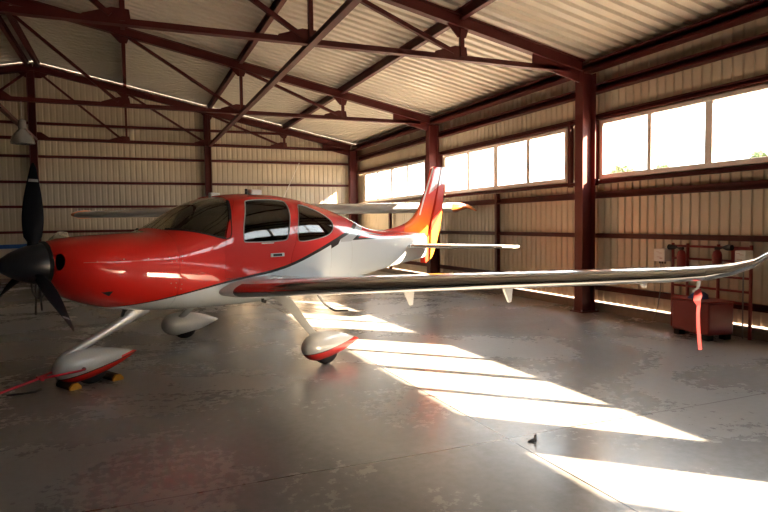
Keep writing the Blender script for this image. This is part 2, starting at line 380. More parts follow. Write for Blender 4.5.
# ------------------------------------------------------------------ node expressions
class EX:
    def __init__(s,nt,sock): s.nt=nt; s.s=sock
    def _op(s,op,o=None,o2=None):
        n=s.nt.nodes.new('ShaderNodeMath'); n.operation=op; s.nt.links.new(s.s,n.inputs[0])
        for i,q in ((1,o),(2,o2)):
            if q is None: continue
            if isinstance(q,EX): s.nt.links.new(q.s,n.inputs[i])
            else: n.inputs[i].default_value=q
        return EX(s.nt,n.outputs[0])
    def __add__(s,o): return s._op('ADD',o)
    def __sub__(s,o): return s._op('SUBTRACT',o)
    def __mul__(s,o): return s._op('MULTIPLY',o)
    def gt(s,o): return s._op('GREATER_THAN',o)
    def lt(s,o): return s._op('LESS_THAN',o)
    def abs(s): return s._op('ABSOLUTE')
    def __and__(s,o): return s._op('MULTIPLY',o)
    def __or__(s,o): return s._op('MAXIMUM',o)
    def inv(s): return s._op('MULTIPLY',-1.0)+1.0
def curve(ex,pts,x0=-2.6,x1=4.6,y0=.4,y1=2.8):
    nt=ex.nt; n=nt.nodes.new('ShaderNodeFloatCurve'); t=(ex-x0)*(1/(x1-x0)); nt.links.new(t.s,n.inputs['Value'])
    c=n.mapping.curves[0]; P=[((a-x0)/(x1-x0),(z-y0)/(y1-y0)) for a,z in pts]
    n.mapping.extend='EXTRAPOLATED' if False else 'HORIZONTAL'
    c.points[0].location=P[0]; c.points[1].location=P[-1]
    for p in P[1:-1]: c.points.new(*p)
    for p in c.points: p.handle_type='AUTO'
    n.mapping.update()
    return EX(nt,n.outputs[0])*(y1-y0)+y0
def paintmat(name,fn,rough=.45,coat=1):
    m,nt,b=newmat(name); tc=N(nt,'ShaderNodeTexCoord'); sp=N(nt,'ShaderNodeSeparateXYZ'); nt.links.new(tc.outputs['Object'],sp.inputs[0])
    a,y,z=[EX(nt,sp.outputs[i]) for i in range(3)]
    base,layers=fn(nt,a,y,z); cur=None
    rgb=N(nt,'ShaderNodeRGB'); rgb.outputs[0].default_value=(*base,1); cur=rgb.outputs[0]
    for mask,col in layers:
        mx=N(nt,'ShaderNodeMix',data_type='RGBA'); nt.links.new(mask.s,mx.inputs[0]); nt.links.new(cur,mx.inputs[6]); mx.inputs[7].default_value=(*col,1); cur=mx.outputs[2]
    nt.links.new(cur,b.inputs['Base Color']); b.inputs['Roughness'].default_value=rough
    b.inputs['Coat Weight'].default_value=coat; b.inputs['Coat Roughness'].default_value=.015; b.inputs['Specular IOR Level'].default_value=.25
    return m
WHT=(.72,.79,.83); RED=(.80,.016,.010); BLK=(.008,.008,.01); SIL=(.52,.57,.60); ORG=(.62,.13,.012); YEL=(.58,.22,.03)
LINE=[(-2.6,.60),(-2.1,.735),(-1.81,.785),(-1.58,.815),(-1.34,.855),(-1.07,.905),(-.72,.965),(-.44,1.0),(-.07,1.045),(.09,1.075),(.35,1.14),(.64,1.225),(.94,1.315),(1.2,1.39),(1.43,1.455),(1.68,1.535),(2.0,1.70),(2.3,2.1),(4.6,2.7)]
def livery(nt,a,y,z):
    L=curve(a,LINE); U=curve(a,[(-2.6,1.62),(1.03,1.63),(1.5,1.555),(1.7,1.54),(2.23,1.468),(2.95,1.385),(4.6,1.3)]); W=curve(a,[(-2.6,1.53),(1.05,1.535),(1.6,1.495),(2.14,1.435),(2.95,1.38),(4.6,1.32)])
    front=(z-L).gt(0)
    D=(z-1.375)*2.4+1.62
    rear=(a-D).gt(0)&z.gt(1.37)
    reflection_band=(a-D).gt(.02)&((U-z)*1.0).gt(.022)&(z-W).gt(0)&a.lt(2.9)  # white band painted in for the reflection of the hangar windows
    silver=(a-D).lt(0)&(z-L).lt(0)&a.gt(1.25)&z.gt(1.34)
    bw=(a+1.9)._op('MAXIMUM',0.0)*.0068+.004
    blk=(((z-L).abs()-bw).lt(0)&a.lt(1.95))
    zig=((z-L+.045).abs()-.03).lt(0)&a.gt(1.0)&(a-(z*1.0)).lt(-.13)
    blk2=((z-1.366).abs()-.012).lt(0)&(a-D).gt(0)
    blk3=(a-D).gt(0)&(a-D).lt(.13)&z.gt(1.36)&z.lt(1.425)
    og=rear&a.gt(3.05)
    ogf=((a-2.9)*1.3)._op('MINIMUM',.85)._op('MAXIMUM',0.0)&rear
    return WHT,[(silver,SIL),(front|rear,RED),(ogf,ORG),(reflection_band,WHT),(blk|blk2|blk3|zig,BLK)]
M_livery=paintmat('aircraft_livery_paint',livery)
def finp(nt,a,y,z):
    s=a-((z-1.9)*.545+3.9)
    org=((z-1.42)*(-1.9)+1.25)._op('MINIMUM',1.0)._op('MAXIMUM',0.0)&a.gt(3.0)
    w1=s.gt(.028)&s.lt(.062)&z.gt(1.72)
    w2=s.gt(.13)&(z-((a-4.08)*.45+2.07)).gt(0)&z.lt(2.56)
    rd=s.gt(.26)&s.lt(.29)&z.lt(2.5)
    return (.58,.03,.015),[(org&s.gt(-.3),ORG),(w1,(.6,.56,.52)),(w2,(.50,.30,.27)),(rd&w2,(.7,.1,.06))]
M_fin=paintmat('fin_paint',finp)
def rudp(nt,a,y,z):
    w2=(z-((a-4.08)*.45+2.07)).gt(0)
    yl=(z-((a-4.13)*.9+1.36)).lt(0)
    rb=z.lt(1.12)&(a-((z-.88)*.5+4.08)).lt(0)
    return (.58,.03,.015),[(w2,(.50,.30,.27)),(yl,YEL),(rb,(.7,.04,.02))]
M_rud=paintmat('rudder_paint',rudp)
def mainp(nt,a,y,z):
    b=(a+.3)*.10+.158; o=y.lt(-1.34)|y.gt(1.43); return (.62,.64,.65),[((z-b).lt(0)&o,RED),(((z-b).abs()-.005).lt(0)&o,BLK)]
def nosep(nt,a,y,z):
    b=(a+2.3)*.175+.11; c=(a+2.3)*.24+.04
    up=(z-b).lt(0)|(a.gt(-1.72)&(z-b-.03).lt(0))
    return (.62,.66,.68),[(up,RED),(((z-b).abs()-.006).lt(0),BLK)]
M_mainf=paintmat('main_fairing_paint',mainp); M_nosef=paintmat('nose_fairing_paint',nosep)
for _m in (M_mainf,M_nosef):
    _m.node_tree.nodes['Principled BSDF'].inputs['Metallic'].default_value=.12
M_silver=mat('silver_paint',(.55,.57,.58),.28,metal=.4,coat=.8)
M_cabin=glassmat('tinted_cabin_glass',(.30,.33,.33),ior=1.55)
M_wshield=glassmat('windshield_glass',(.80,.78,.70),ior=1.5)
# ------------------------------------------------------------------ aircraft
A0=(1.345,7.825,0)
PLN=thing('propeller_airplane','red and white four seat propeller airplane with orange tail, parked in the hangar','airplane',A0,math.atan2(.492,.871))
def chaikin(poly,k=2):
    for _ in range(k):
        q=[]
        for i,p in enumerate(poly):
            r=poly[(i+1)%len(poly)]; q+=[(p[0]*.75+r[0]*.25,p[1]*.75+r[1]*.25),(p[0]*.25+r[0]*.75,p[1]*.25+r[1]*.75)]
        poly=q
    return poly
def grow(poly,d):
    n=len(poly); ar=sum(poly[i][0]*poly[(i+1)%n][1]-poly[(i+1)%n][0]*poly[i][1] for i in range(n)); sg=1 if ar>0 else -1; out=[]
    for i in range(n):
        p0,p,p1=poly[i-1],poly[i],poly[(i+1)%n]; t=Vector((p1[0]-p0[0],p1[1]-p0[1])).normalized(); nx,ny=t.y*sg,-t.x*sg
        out.append((p[0]+nx*d,p[1]+ny*d))
    return out
def prism(poly,y0,y1):
    return MB().plate(poly,y0,y1).mesh('cut')
def shell(a0,a1,s,th,name,mats,step=.045):
    n=max(2,int((a1-a0)/step)); aa=[a0+(a1-a0)*i/n for i in range(n+1)]
    m=MB().loft([ring(a,112,s) for a in aa]); o=m.build(name,mats)
    so=o.modifiers.new('s','SOLIDIFY'); so.thickness=th; so.offset=-1; so.material_offset=1; so.use_even_offset=False
    return o
W1=chaikin([(-.60,1.40),(-.46,1.67),(-.33,1.90),(.02,1.905),(.31,1.895),(.28,1.73),(.20,1.54),(.14,1.37),(-.2,1.392)],3)
W1=chaikin([(-.53,1.405),(-.50,1.60),(-.36,1.86),(-.30,1.885),(.0,1.90),(.25,1.89),(.285,1.86),(.26,1.73),(.20,1.56),(.15,1.42),(.10,1.395),(-.2,1.39),(-.48,1.395)],2)
W2=chaikin([(.31,1.39),(.36,1.62),(.47,1.82),(.52,1.85),(.66,1.82),(.86,1.76),(1.06,1.67),(1.125,1.60),(1.08,1.50),(.94,1.435),(.62,1.39),(.40,1.375)],2)
WS=[(-1.46,1.549),(-1.33,1.553),(-1.24,1.548),(-1.16,1.535),(-1.08,1.518),(-.98,1.492),(-.88,1.465),(-.79,1.445),(-.73,1.44),(-.695,1.462),(-.675,1.51),(-.66,1.58),(-.645,1.65),(-.61,1.74),(-.57,1.82),(-.535,1.87),(-.51,1.92),(-.50,2.2),(-1.46,2.2)]
DR=chaikin([(-.42,1.935),(-.60,1.75),(-.72,1.56),(-.775,1.38),(-.79,1.02),(-.76,.985),(.10,1.03),(.18,1.06),(.205,1.22),(.29,1.38),(.31,1.55),(.40,1.80),(.45,1.935)],1)
cuts=lambda d=0:[prism(grow(W1,d),-1,-.12),prism(grow(W2,d),-1,-.12),prism(grow(W1,d),.12,1),prism(grow(W2,d),.12,1)]
fus=shell(-1.328,3.98,0,.028,'fuselage',[M_livery,M_dark])
boolean(fus,cuts()+[prism(WS,-1,1),prism(grow(DR,.0015),-1,-.2)],'DIFFERENCE')
fus.parent=PLN; shade(fus,32)
door=shell(-1.1,.8,0,.03,'cabin_door',[M_livery,M_dark]); boolean(door,[prism(grow(DR,-.0025),-1,-.2)],'INTERSECT'); boolean(door,[prism(W1,-1,-.12)],'DIFFERENCE'); door.parent=PLN; shade(door,32)
cowl=shell(-2.43,-1.332,0,.02,'engine_cowling',[M_livery,mat('cowling_inside',(.10,.008,.008),.6)])
ins=[]
for s in (-1,1):
    ins.append(MB().lathe([(.001,-2.6),(1,-2.6),(1,-2.22),(.001,-2.22)],axis='x',n=24))
    ins[-1].v=[(x,y*.06+s*.262,z*.08+1.27) for x,y,z in ins[-1].v]
boolean(cowl,[m.mesh('c') for m in ins],'DIFFERENCE'); cowl.parent=PLN; shade(cowl,32)
def pane(poly,y0,y1,mt,name,parent,a0=-1.45,a1=1.3):
    o=shell(a0,a1,.006,.005,name,[mt,mt]); boolean(o,[prism(grow(poly,.008),y0,y1)],'INTERSECT'); o.parent=parent; shade(o,32); return o
pane(W1,-1,-.1,M_cabin,'door_window',door); pane(W1,.1,1,M_cabin,'side_window',PLN)
pane(W2,-1,-.1,M_cabin,'rear_side_window',PLN); pane(W2,.1,1,M_cabin,'rear_side_window',PLN)
pane(WS,-1,1,M_wshield,'windshield',PLN,-1.5)
def onsurf(a,z,side,off=.003):
    h=halfw(a,z); h=0.01 if h is None else h
    return (a,side*(h+off),z)
def surfline(pts,side,r,closed=False,off=.002,sub=6):
    P=[]; n=len(pts)
    for i in range(n if closed else n-1):
        p,q=pts[i],pts[(i+1)%n]
        for k in range(sub): t=k/sub; P.append(onsurf(p[0]*(1-t)+q[0]*t,p[1]*(1-t)+q[1]*t,side,off))
    P.append(onsurf(*pts[0],side,off) if closed else onsurf(*pts[-1],side,off))
    return MB().tube(P,r,6)
for par,poly,sd in ((door,W1,-1),(PLN,W1,1),(PLN,W2,-1),(PLN,W2,1)):
    surfline(poly,sd,.0065,True,0,2).build('window_seal',M_rub,par,True)
surfline([(-.88,1.465),(-.79,1.445),(-.73,1.44),(-.695,1.462),(-.675,1.51),(-.66,1.58),(-.645,1.65),(-.61,1.74),(-.57,1.82),(-.535,1.87)],-1,.005).build('windshield_seal',M_black,PLN,True)
M_fast=mat('fastener_metal',(.6,.25,.2),.3,metal=.6)
# panel lines, hinges, handle
for sd in (-1,1):
    for pts in ([(1.0,.74),(1.0,1.30)],[(1.55,.78),(1.55,1.33)]): surfline(pts,sd,.0022,off=0).build('panel_seam',M_rub,PLN,True)
surfline([(-2.25,1.26),(-1.9,1.255),(-1.6,1.25),(-1.34,1.245)],-1,.003,off=0).build('cowling_split_seam',mat('seam_paint',(.75,.25,.2),.4),cowl,True)
for a,z in ((-2.14,1.262),(-1.9,1.275),(-1.66,1.27),(-1.44,1.268),(-1.365,1.275),(-1.365,1.23),(-1.415,1.225),(-1.3,1.275),(-1.3,1.23),(-1.365,1.0),(-1.365,.95),(-1.3,.98),(-1.42,1.0),(-1.3,.93)):
    x,y,zz=onsurf(a,z,-1,0); MB().lathe([(.006,-.004),(.006,.002),(.003,.003)],(x,y,zz),'y',8).build('fastener',M_fast,cowl)
hx=MB(); y=-halfw(-.03,1.225)-.004
hx.box(-.14,.08,y,y+.02,1.205,1.25); hd=hx.build('door_handle',M_alu,door,bevel=.006)
MB().box(-.10,.04,y-.004,y+.01,1.213,1.242).build('handle_recess',M_black,hd,bevel=.004)
MB().box(-.27,-.08,-halfw(-.17,1.375)-.004,-halfw(-.17,1.375)+.01,1.368,1.382).build('door_placard',M_white,door)
# black intake triangle on the cowl side
x,y,z=onsurf(-2.02,.93,-1,0)
MB().add([(-2.08,-halfw(-2.08,.96)-.003,.96),(-1.98,-halfw(-1.98,.965)-.003,.965),(-2.0,-halfw(-2.0,.915)-.003,.915),(-2.07,-halfw(-2.07,.95)+.02,.95)],[(0,1,2),(0,2,3),(0,3,1),(1,3,2)]).build('cowling_vent',M_black,cowl)
for sd in (-1,1):
    surfline([(-1.30,1.555),(-1.22,1.548),(-1.08,1.52),(-.98,1.494),(-.88,1.468),(-.79,1.448),(-.73,1.445),(-.70,1.465),(-.68,1.51),(-.665,1.58),(-.65,1.65),(-.615,1.74),(-.575,1.82),(-.54,1.87)],sd,.02,off=-.02).build('windshield_frame',M_black,PLN,True)
# cowling ring behind the spinner
MB().lathe([(.205,-2.46),(.215,-2.44),(.215,-2.425),(.1,-2.42)],(0,0,1.25),'x',40).build('spinner_backplate',M_black,PLN,True)
sp=MB().lathe([(.001,-2.86),(.03,-2.845),(.07,-2.80),(.115,-2.73),(.155,-2.64),(.185,-2.55),(.2,-2.47),(.2,-2.455),(.001,-2.455)],(0,0,1.25),'x',48).build('propeller_spinner',M_blackg,PLN,True)
def blade(th):
    rings=[]; n=18
    for i in range(19):
        t=i/18; r=.12+.83*t
        c=.04+.055*math.sin(math.pi*min(1,t*1.15)**.8)*(1 if t<.8 else 1)
        if t>.8: c*=math.sqrt(max(.03,1-((t-.8)/.2)**2))
        if t<.12: c=.05
        tk=.045*(1-t)**1.3+.008; tw=rad(80-24*t)
        rg=[]
        for j in range(n):
            u=2*math.pi*j/n; p=math.cos(u)*c; q=math.sin(u)*tk*.5*(1 if t>.05 else 1)
            x=-2.53+p*math.sin(tw)*.95+q*math.cos(tw); s=p*math.cos(tw)-q*math.sin(tw)
            l=r*math.sin(th)+s*math.cos(th); z=1.25+r*math.cos(th)-s*math.sin(th)
            rg.append((x,-l,z))
        rings.append(rg)
    o=MB().loft(rings).build('propeller_blade',M_blade,PLN,True)
    m=MB(); rings=[]
    for r in (.775,.80):
        t=(r-.12)/.8; c=.04+.055*math.sin(math.pi*min(1,t*1.15)**.8); c*=math.sqrt(max(.03,1-((t-.8)/.2)**2)) if t>.8 else 1; c+=.002
        tk=.045*(1-t)**1.3+.012; tw=rad(80-24*t); rg=[]
        for j in range(n):
            u=2*math.pi*j/n; p=math.cos(u)*c; q=math.sin(u)*tk*.5
            x=-2.53+p*math.sin(tw)*.95+q*math.cos(tw); s=p*math.cos(tw)-q*math.sin(tw)
            rg.append((x,-(r*math.sin(th)+s*math.cos(th)),1.25+r*math.cos(th)-s*math.sin(th)))
        rings.append(rg)
    MB().loft(rings).build('blade_stripe',mat('blade_stripe_paint',(.3,.3,.3),.4),o,True)
for k in range(3): blade(rad(6+120*k))
# loop hanging below the spinner
pts=[(-2.46,-.07+.0*i,0) for i in range(1)]
pts=[(-2.50+.065*math.cos(u),-.04,1.07-.145*math.sin(u)) for u in [math.pi*i/14 for i in range(15)]]
MB().tube(pts,.009,8).build('intake_plug_strap',M_black,PLN,True)
# ---- wings
def airfoil(n=30,th=.15,camber=.02):
    up=[];lo=[]
    for i in range(n+1):
        x=(1-math.cos(math.pi*i/n))/2
        yt=5*th*(.2969*math.sqrt(x)-.126*x-.3516*x*x+.2843*x**3-.1015*x**4)
        yc=camber*(2*.4*x-x*x)/.16 if x<.4 else camber*(.2+.8*x-x*x)/.36
        up.append((x,yc+yt)); lo.append((x,yc-yt))
    return up,lo
def section(l,le,zle,ch,th,x0,x1,n=30,inc=0.0,droop=0):
    """closed ring of the part of the airfoil between chord fractions x0..x1"""
    up,lo=airfoil(n,th); 
    def at(c,x):
        for i in range(len(c)-1):
            if c[i][0]<=x<=c[i+1][0]:
                t=(x-c[i][0])/(c[i+1][0]-c[i][0]+1e-9); return c[i][1]*(1-t)+c[i+1][1]*t
        return c[-1][1]
    xs=[x0+(x1-x0)*(1-math.cos(math.pi*i/12))/2 for i in range(13)] if x0>0 else [x1*(i/16)**2 for i in range(17)]
    pts=[(x,at(up,x)) for x in reversed(xs)]+[(x,at(lo,x)) for x in (xs[1:] if x0==0 else xs)]
    out=[]
    for x,y in pts:
        dx=x-x0; yy=y*ch-(math.tan(droop)*dx*ch if droop else 0)
        out.append((le+x*ch,-l,zle+yy-x*ch*inc))
    return out
WSEC=[(.40,-.84,.86,1.80,.13),(.55,-.83,.86,1.76,.132),(.62,-.80,.855,1.68,.14),(.70,-.76,.848,1.60,.132),(.85,-.70,.853,1.50,.135),(1.2,-.665,.88,1.44,.135),(2.0,-.59,.94,1.31,.135),(3.0,-.50,1.015,1.16,.135),(4.0,-.41,1.09,1.0,.135),(5.1,-.31,1.175,.83,.132),(5.3,-.27,1.195,.77,.14),(5.45,-.20,1.225,.68,.13),(5.57,-.10,1.27,.56,.12),(5.66,.02,1.34,.43,.11),(5.71,.14,1.42,.31,.10),(5.735,.25,1.50,.18,.09)]
def lerpsec(l):
    for p,q in zip(WSEC,WSEC[1:]):
        if p[0]<=l<=q[0]:
            t=(l-p[0])/(q[0]-p[0]); return tuple(a*(1-t)+b*t for a,b in zip(p,q))
def wing(side):
    def part(name,mt,x0,x1,l0,l1,parent,droop=0,lift=0):
        ls=[l0]+[s[0] for s in WSEC if l0<s[0]<l1]+[l1]; rg=[]
        for l in ls:
            L_,le,z,c,t=lerpsec(l); rg.append([(x,(y if side>0 else -y),zz+lift) for x,y,zz in section(l,le,z,c,t,x0,x1,inc=.02,droop=droop)])
        return MB().loft(rg).build(name,mt,parent,35)
    w=part('wing',M_white,.085,.745,.40,5.60,PLN)
    part('wing_leading_edge',M_metal,0,.0845,.70,5.30,w)
    part('wing_root_fillet',M_white,0,.085,.40,.697,w)
    part('wing_tip_leading_edge',M_metal,0,.085,5.303,5.6,w)
    part('winglet',M_metal,0,1,5.603,5.735,w)
    part('wing_tip_trailing_edge',M_white,.745,1,5.23,5.6,w)
    part('wing_root_trailing_edge',M_white,.745,1,.40,.80,w)
    part('flap',M_white,.75,1,.81,3.05,w,droop=rad(14),lift=-.006)
    part('aileron',M_white,.75,1,3.07,5.22,w)
    for l,d in ((2.20,.25),(3.42,.22),(1.1,.12),(4.7,.10)):
        _,le,z,c,t=lerpsec(l); a=le+c*.72; zz=z-.035
        m=MB(); m.plate([(a-.02,zz),(a+.24,zz-.01),(a+.24,zz-.035),(a+.20,zz-d),(a+.15,zz-d)],-side*l-.012,-side*l+.012)
        m.build('hinge_fairing',M_white,w,bevel=.004)
    return w
wl=wing(1); wr=wing(-1)
pm=MB(); 
pm.tube([(.24,-5.17,1.15),(.22,-5.17,1.075),(.18,-5.17,1.055),(.04,-5.17,1.05)],[.016,.014,.011,.009],10).build('pitot_tube',M_white,wl,True)
MB().tube([(-.30,-.66,.73),(-.30,-.66,.70),(-.26,-.66,.69)],.02,8).build('fuel_drain',M_black,wl,True)
# ---- tail
def stab(side):
    rg=[];re=[]
    for l,le,c in ((.03,3.22,.78),(.4,3.28,.72),(1.0,3.38,.64),(1.7,3.50,.55),(1.86,3.54,.50),(1.93,3.62,.38)):
        rg.append([(x,y*side,z) for x,y,z in section(l,le,1.19,c,.10,0,.66)]); re.append([(x,y*side,z) for x,y,z in section(l,le,1.19,c,.10,.67,1.0)])
    h=MB().loft(rg).build('horizontal_stabilizer',M_white,PLN,35)
    MB().loft(re[:-1]).build('elevator',M_white,h,35)
    rg=[]
    for l,le,c in ((.2,3.244,.76),(1.0,3.376,.648),(1.8,3.518,.53)): rg.append([(x,y*side,z) for x,y,z in section(l,le,1.19,c,.118,0,.07)])
    MB().loft(rg).build('stabilizer_leading_edge',M_metal,h,35)
stab(1); stab(-1)
def finring(z,a0,a1,t,n=24,cut=0,lead=0):
    rg=[]
    if cut or lead:
        K=12; xs=[lead+(1-cut-lead)*(1-math.cos(math.pi*i/K))/2 for i in range(K+1)]
        yy=lambda x: t*(2.1*math.sqrt(x)*(1-x)**.9+.0)
        q=lambda x: a0+(a1-a0)*((x-lead)/(1-cut-lead))
        return [(q(x),yy(x)+.002,z) for x in xs]+[(q(x),-yy(x)-.002,z) for x in reversed(xs)]
    for j in range(n):
        u=2*math.pi*j/n; x=(1-math.cos(u))/2; y=math.copysign(t*(abs(math.sin(u))**.8)*(1-.55*x),math.sin(u)); rg.append((a0+(a1-a0)*x,y,z))
    return rg
fz=pchip([1.36,1.42,1.46,1.5,1.56,1.64,1.74,1.9,2.1,2.3,2.5,2.565,2.60],[2.5,2.6,2.72,3.05,3.38,3.60,3.75,3.90,4.03,4.13,4.23,4.27,4.36])
hz_=lambda z: 4.08+(z-1.36)*.41
MB().loft([finring(z,fz(z),hz_(z)-.003,.062-.02*(z-1.36),cut=.3) for z in (1.36,1.40,1.42,1.44,1.46,1.48,1.5,1.53,1.56,1.6,1.64,1.69,1.74,1.82,1.9,2.0,2.1,2.2,2.3,2.4,2.5,2.54,2.565,2.60)]).build('vertical_fin',M_fin,PLN,35)
rz_=pchip([.87,.90,.96,1.05,1.26,1.54,2.0,2.59,2.61],[4.06,4.18,4.28,4.35,4.46,4.57,4.68,4.775,4.74]); rl=pchip([.87,.9,1.3,1.36,2.61],[3.995,3.99,4.02,4.085,4.60])
MB().loft([finring(z,rl(z),rz_(z),.07-.02*(z-.9),lead=.55) for z in (.87,.9,.93,.96,1.0,1.05,1.15,1.26,1.36,1.45,1.54,1.7,1.85,2.0,2.2,2.4,2.57,2.61)]).build('rudder',M_rud,PLN,35)
# ---- landing gear
def fairing(a0,a1,zc,zt,zb,w,l,name,mt,parent,tail=.05,ztail=.25):
    rg=[];n=28;K=22
    for i in range(K+1):
        t=i/K; a=a0+(a1-a0)*(t**1.3)
        tt=t**1.3
        s=(math.sqrt(min(1,tt/.28))*(1 if tt>.28 else math.sqrt(max(0.02,2-tt/.28))) if tt<.28 else 1-(1-tail)*((tt-.28)/.72)**1.7)
        s=max(s,.04); mid=zc+(ztail-zc)*max(0,(tt-.28)/.72)**1.5
        rg.append([(a,l+w*s*math.cos(2*math.pi*j/n),mid+(zt-zc if math.sin(2*math.pi*j/n)>0 else zc-zb)*s*math.sin(2*math.pi*j/n)) for j in range(n)])
    return MB().loft(rg).build(name,mt,parent,50)
def tyre(a,l,r,w,parent):
    o=MB().lathe([(.001,-w*.5),(r*.55,-w*.5),(r*.8,-w*.5),(r*.95,-w*.36),(r,-w*.12),(r,w*.12),(r*.95,w*.36),(r*.8,w*.5),(r*.55,w*.5),(.001,w*.5)],(a,l,r),'y',36).build('tire',M_black,parent,True); return o
for s in (-1,1):
    gl=[]
    P0=[(-.06,.62,.74,.20),(-.06,.80,.68,.17),(-.07,.95,.58,.135),(-.08,1.1,.46,.11),(-.09,1.25,.355,.10),(-.09,1.36,.29,.10)]
    rings=[]
    for a,l,z,c in P0:
        rings.append([(a+c*math.cos(2*math.pi*j/20)*.62,s*l+.022*math.sin(2*math.pi*j/20)*.8,z+.022*math.sin(2*math.pi*j/20)) for j in range(20)])
    gearleg=MB().loft(rings).build('main_gear_leg',M_silver,PLN,True)
    f_=fairing(-.36,.57,.225,.385,.055,.125,s*1.37,'wheel_fairing',M_mainf,PLN,ztail=.20)
    tyre(0.0,s*1.37,.185,.13,f_)
f_=fairing(-2.40,-1.52,.20,.375,.045,.12,0,'nose_wheel_fairing',M_nosef,PLN,tail=.04,ztail=.25)
tyre(-2.02,0,.165,.11,f_)
MB().lathe([(.018,-.135),(.018,.135)],(-2.15,0,.19),'y',10).build('towbar_socket',M_black,f_)
rings=[]
for a,z,c in ((-1.42,.72,.11),(-1.50,.672,.095),(-1.60,.615,.07),(-1.88,.487,.056),(-2.13,.385,.052),(-2.25,.335,.05),(-2.29,.305,.045)):
    rings.append([(a+c*math.cos(2*math.pi*j/18)*.7,.034*math.sin(2*math.pi*j/18),z-c*math.cos(2*math.pi*j/18)*.62) for j in range(18)])
MB().loft(rings).build('nose_gear_strut',M_silver,PLN,True)
MB().tube([(-1.64,0,.72),(-1.66,0,.66),(-1.68,0,.60)],.018,8).build('strut_damper',M_black,PLN)
# step behind the wing
st=MB().tube([(.72,-.52,.70),(.73,-.66,.56),(.75,-.74,.50)],[.018,.016,.014],8).build('boarding_step',M_white,PLN,True)
MB().tube([(.75,-.73,.505),(.79,-.80,.465),(.95,-.88,.455)],.014,8).build('step_pad',M_black,st,True)
# antennas
MB().box(.08,.26,-.05,.05,1.965,2.045).build('gps_antenna',M_wht,PLN,bevel=.02)
MB().box(-.52,-.38,-.03,.03,1.93,1.985).build('air_vent',M_wht,PLN,bevel=.012)
MB().box(.02,.05,-.012,.012,1.97,2.05).build('beacon_light',M_black,PLN,bevel=.005)
MB().tube([(.66,0,1.93),(.98,0,2.44)],[.006,.003],6).build('whip_antenna',M_wht,PLN)
# cabin interior
def seat(a,l,sc=1):
    s=thing('x','','',(0,0,0)); bpy.data.objects.remove(s)
    m=MB(); m.box(a-.22,a+.24,l-.22,l+.22,.95,1.10); m.bar((a+.22,l,1.02),(a+.36,l,1.58),.42,.11,up=(1,0,0))
    o=m.build('seat',M_leather,PLN,bevel=.03); 
    h=MB(); h.box(a+.30,a+.40,l-.12,l+.12,1.60,1.74).build('headrest',M_leather,o,bevel=.03)
seat(-.18,-.28); seat(-.18,.28)
m=MB().box(.55,.95,-.45,.45,.95,1.10); m.bar((.93,0,1.02),(1.05,0,1.5),.84,.1,up=(1,0,0)); m.build('rear_bench_seat',M_leather,PLN,bevel=.03)
rings=[]
for a,w,zt in ((-1.30,.36,1.50),(-1.2,.42,1.53),(-1.05,.46,1.555),(-.9,.47,1.55),(-.82,.46,1.52)):
    rings.append([(a,w*math.copysign(abs(math.cos(t))**.6,math.cos(t)),1.2+(zt-1.2)*math.copysign(abs(math.sin(t))**.6,math.sin(t))) for t in [2*math.pi*j/24 for j in range(24)]])
MB().loft(rings).build('instrument_panel',M_dark,PLN,True)
MB().box(-1.05,1.1,-.40,.40,.82,.85).build('cabin_floor',M_dark,PLN)
# ------------------------------------------------------------------ other aircraft behind
OP=thing('high_wing_airplane','white high wing airplane with orange wing tips, standing behind the red plane','airplane',(3.0,15.6,0),math.atan2(.78,.62))
# local x = aft, local y = left/right along the wing
# aft direction in world = (.62,.78)
def owing():
    m=MB(); rg=[]
    for l,le,c,z,t in ((-5.1,-.62,1.25,1.90,.14),(-2.2,-.75,1.6,1.92,.17),(0,-.75,1.6,1.93,.17),(2.2,-.75,1.6,1.92,.17),(5.1,-.62,1.3,1.90,.17)):
        rg.append(section(l,le,z,c,t,0,1,inc=.02))
    w=MB().loft(rg).build('wing',M_white,OP,35)
    for s in (1,-1):
        rg=[]
        for l,le,c,z,t in ((5.1,-.62,1.3,1.902,.172),(5.25,-.55,1.16,1.92,.15),(5.38,-.42,.88,1.93,.10),(5.48,-.2,.6,1.88,.09),(5.54,.08,.28,1.84,.08)):
            rg.append([(x,y*s,zz) for x,y,zz in section(l,le,z,c,t,0,1)])
        MB().loft(rg).build('wing_tip',M_orange,w,35)
owing()
rings=[]
for a,w,zt,zb in ((-2.15,.25,1.25,.95),(-2.1,.42,1.36,.82),(-1.6,.5,1.45,.74),(-1.0,.53,1.5,.70),(-.8,.54,1.55,.69),(-.35,.55,1.90,.68),(0,.55,1.94,.68),(.8,.53,1.9,.70),(1.4,.45,1.6,.78),(2.4,.3,1.42,.92),(3.6,.17,1.32,1.05),(4.9,.05,1.28,1.18)):
    zc=(zt+zb)/2; hh=(zt-zb)/2
    rings.append([(a,w*math.copysign(abs(math.cos(t))**.7,math.cos(t)),zc+hh*math.copysign(abs(math.sin(t))**.7,math.sin(t))) for t in [2*math.pi*j/32 for j in range(32)]])
MB().loft(rings).build('fuselage',M_white,OP,40)
MB().loft([finring(z,a0,a1,.04) for z,a0,a1 in ((1.2,3.4,4.9),(1.4,4.0,4.95),(1.9,4.35,5.05),(2.35,4.66,5.15),(2.42,4.8,5.12))]).build('vertical_fin',M_white,OP,35)
rg=[section(l,4.1,1.3,.8-.1*abs(l),.08,0,1) for l in (-1.7,0,1.7)]; MB().loft(rg).build('horizontal_stabilizer',M_white,OP,35)
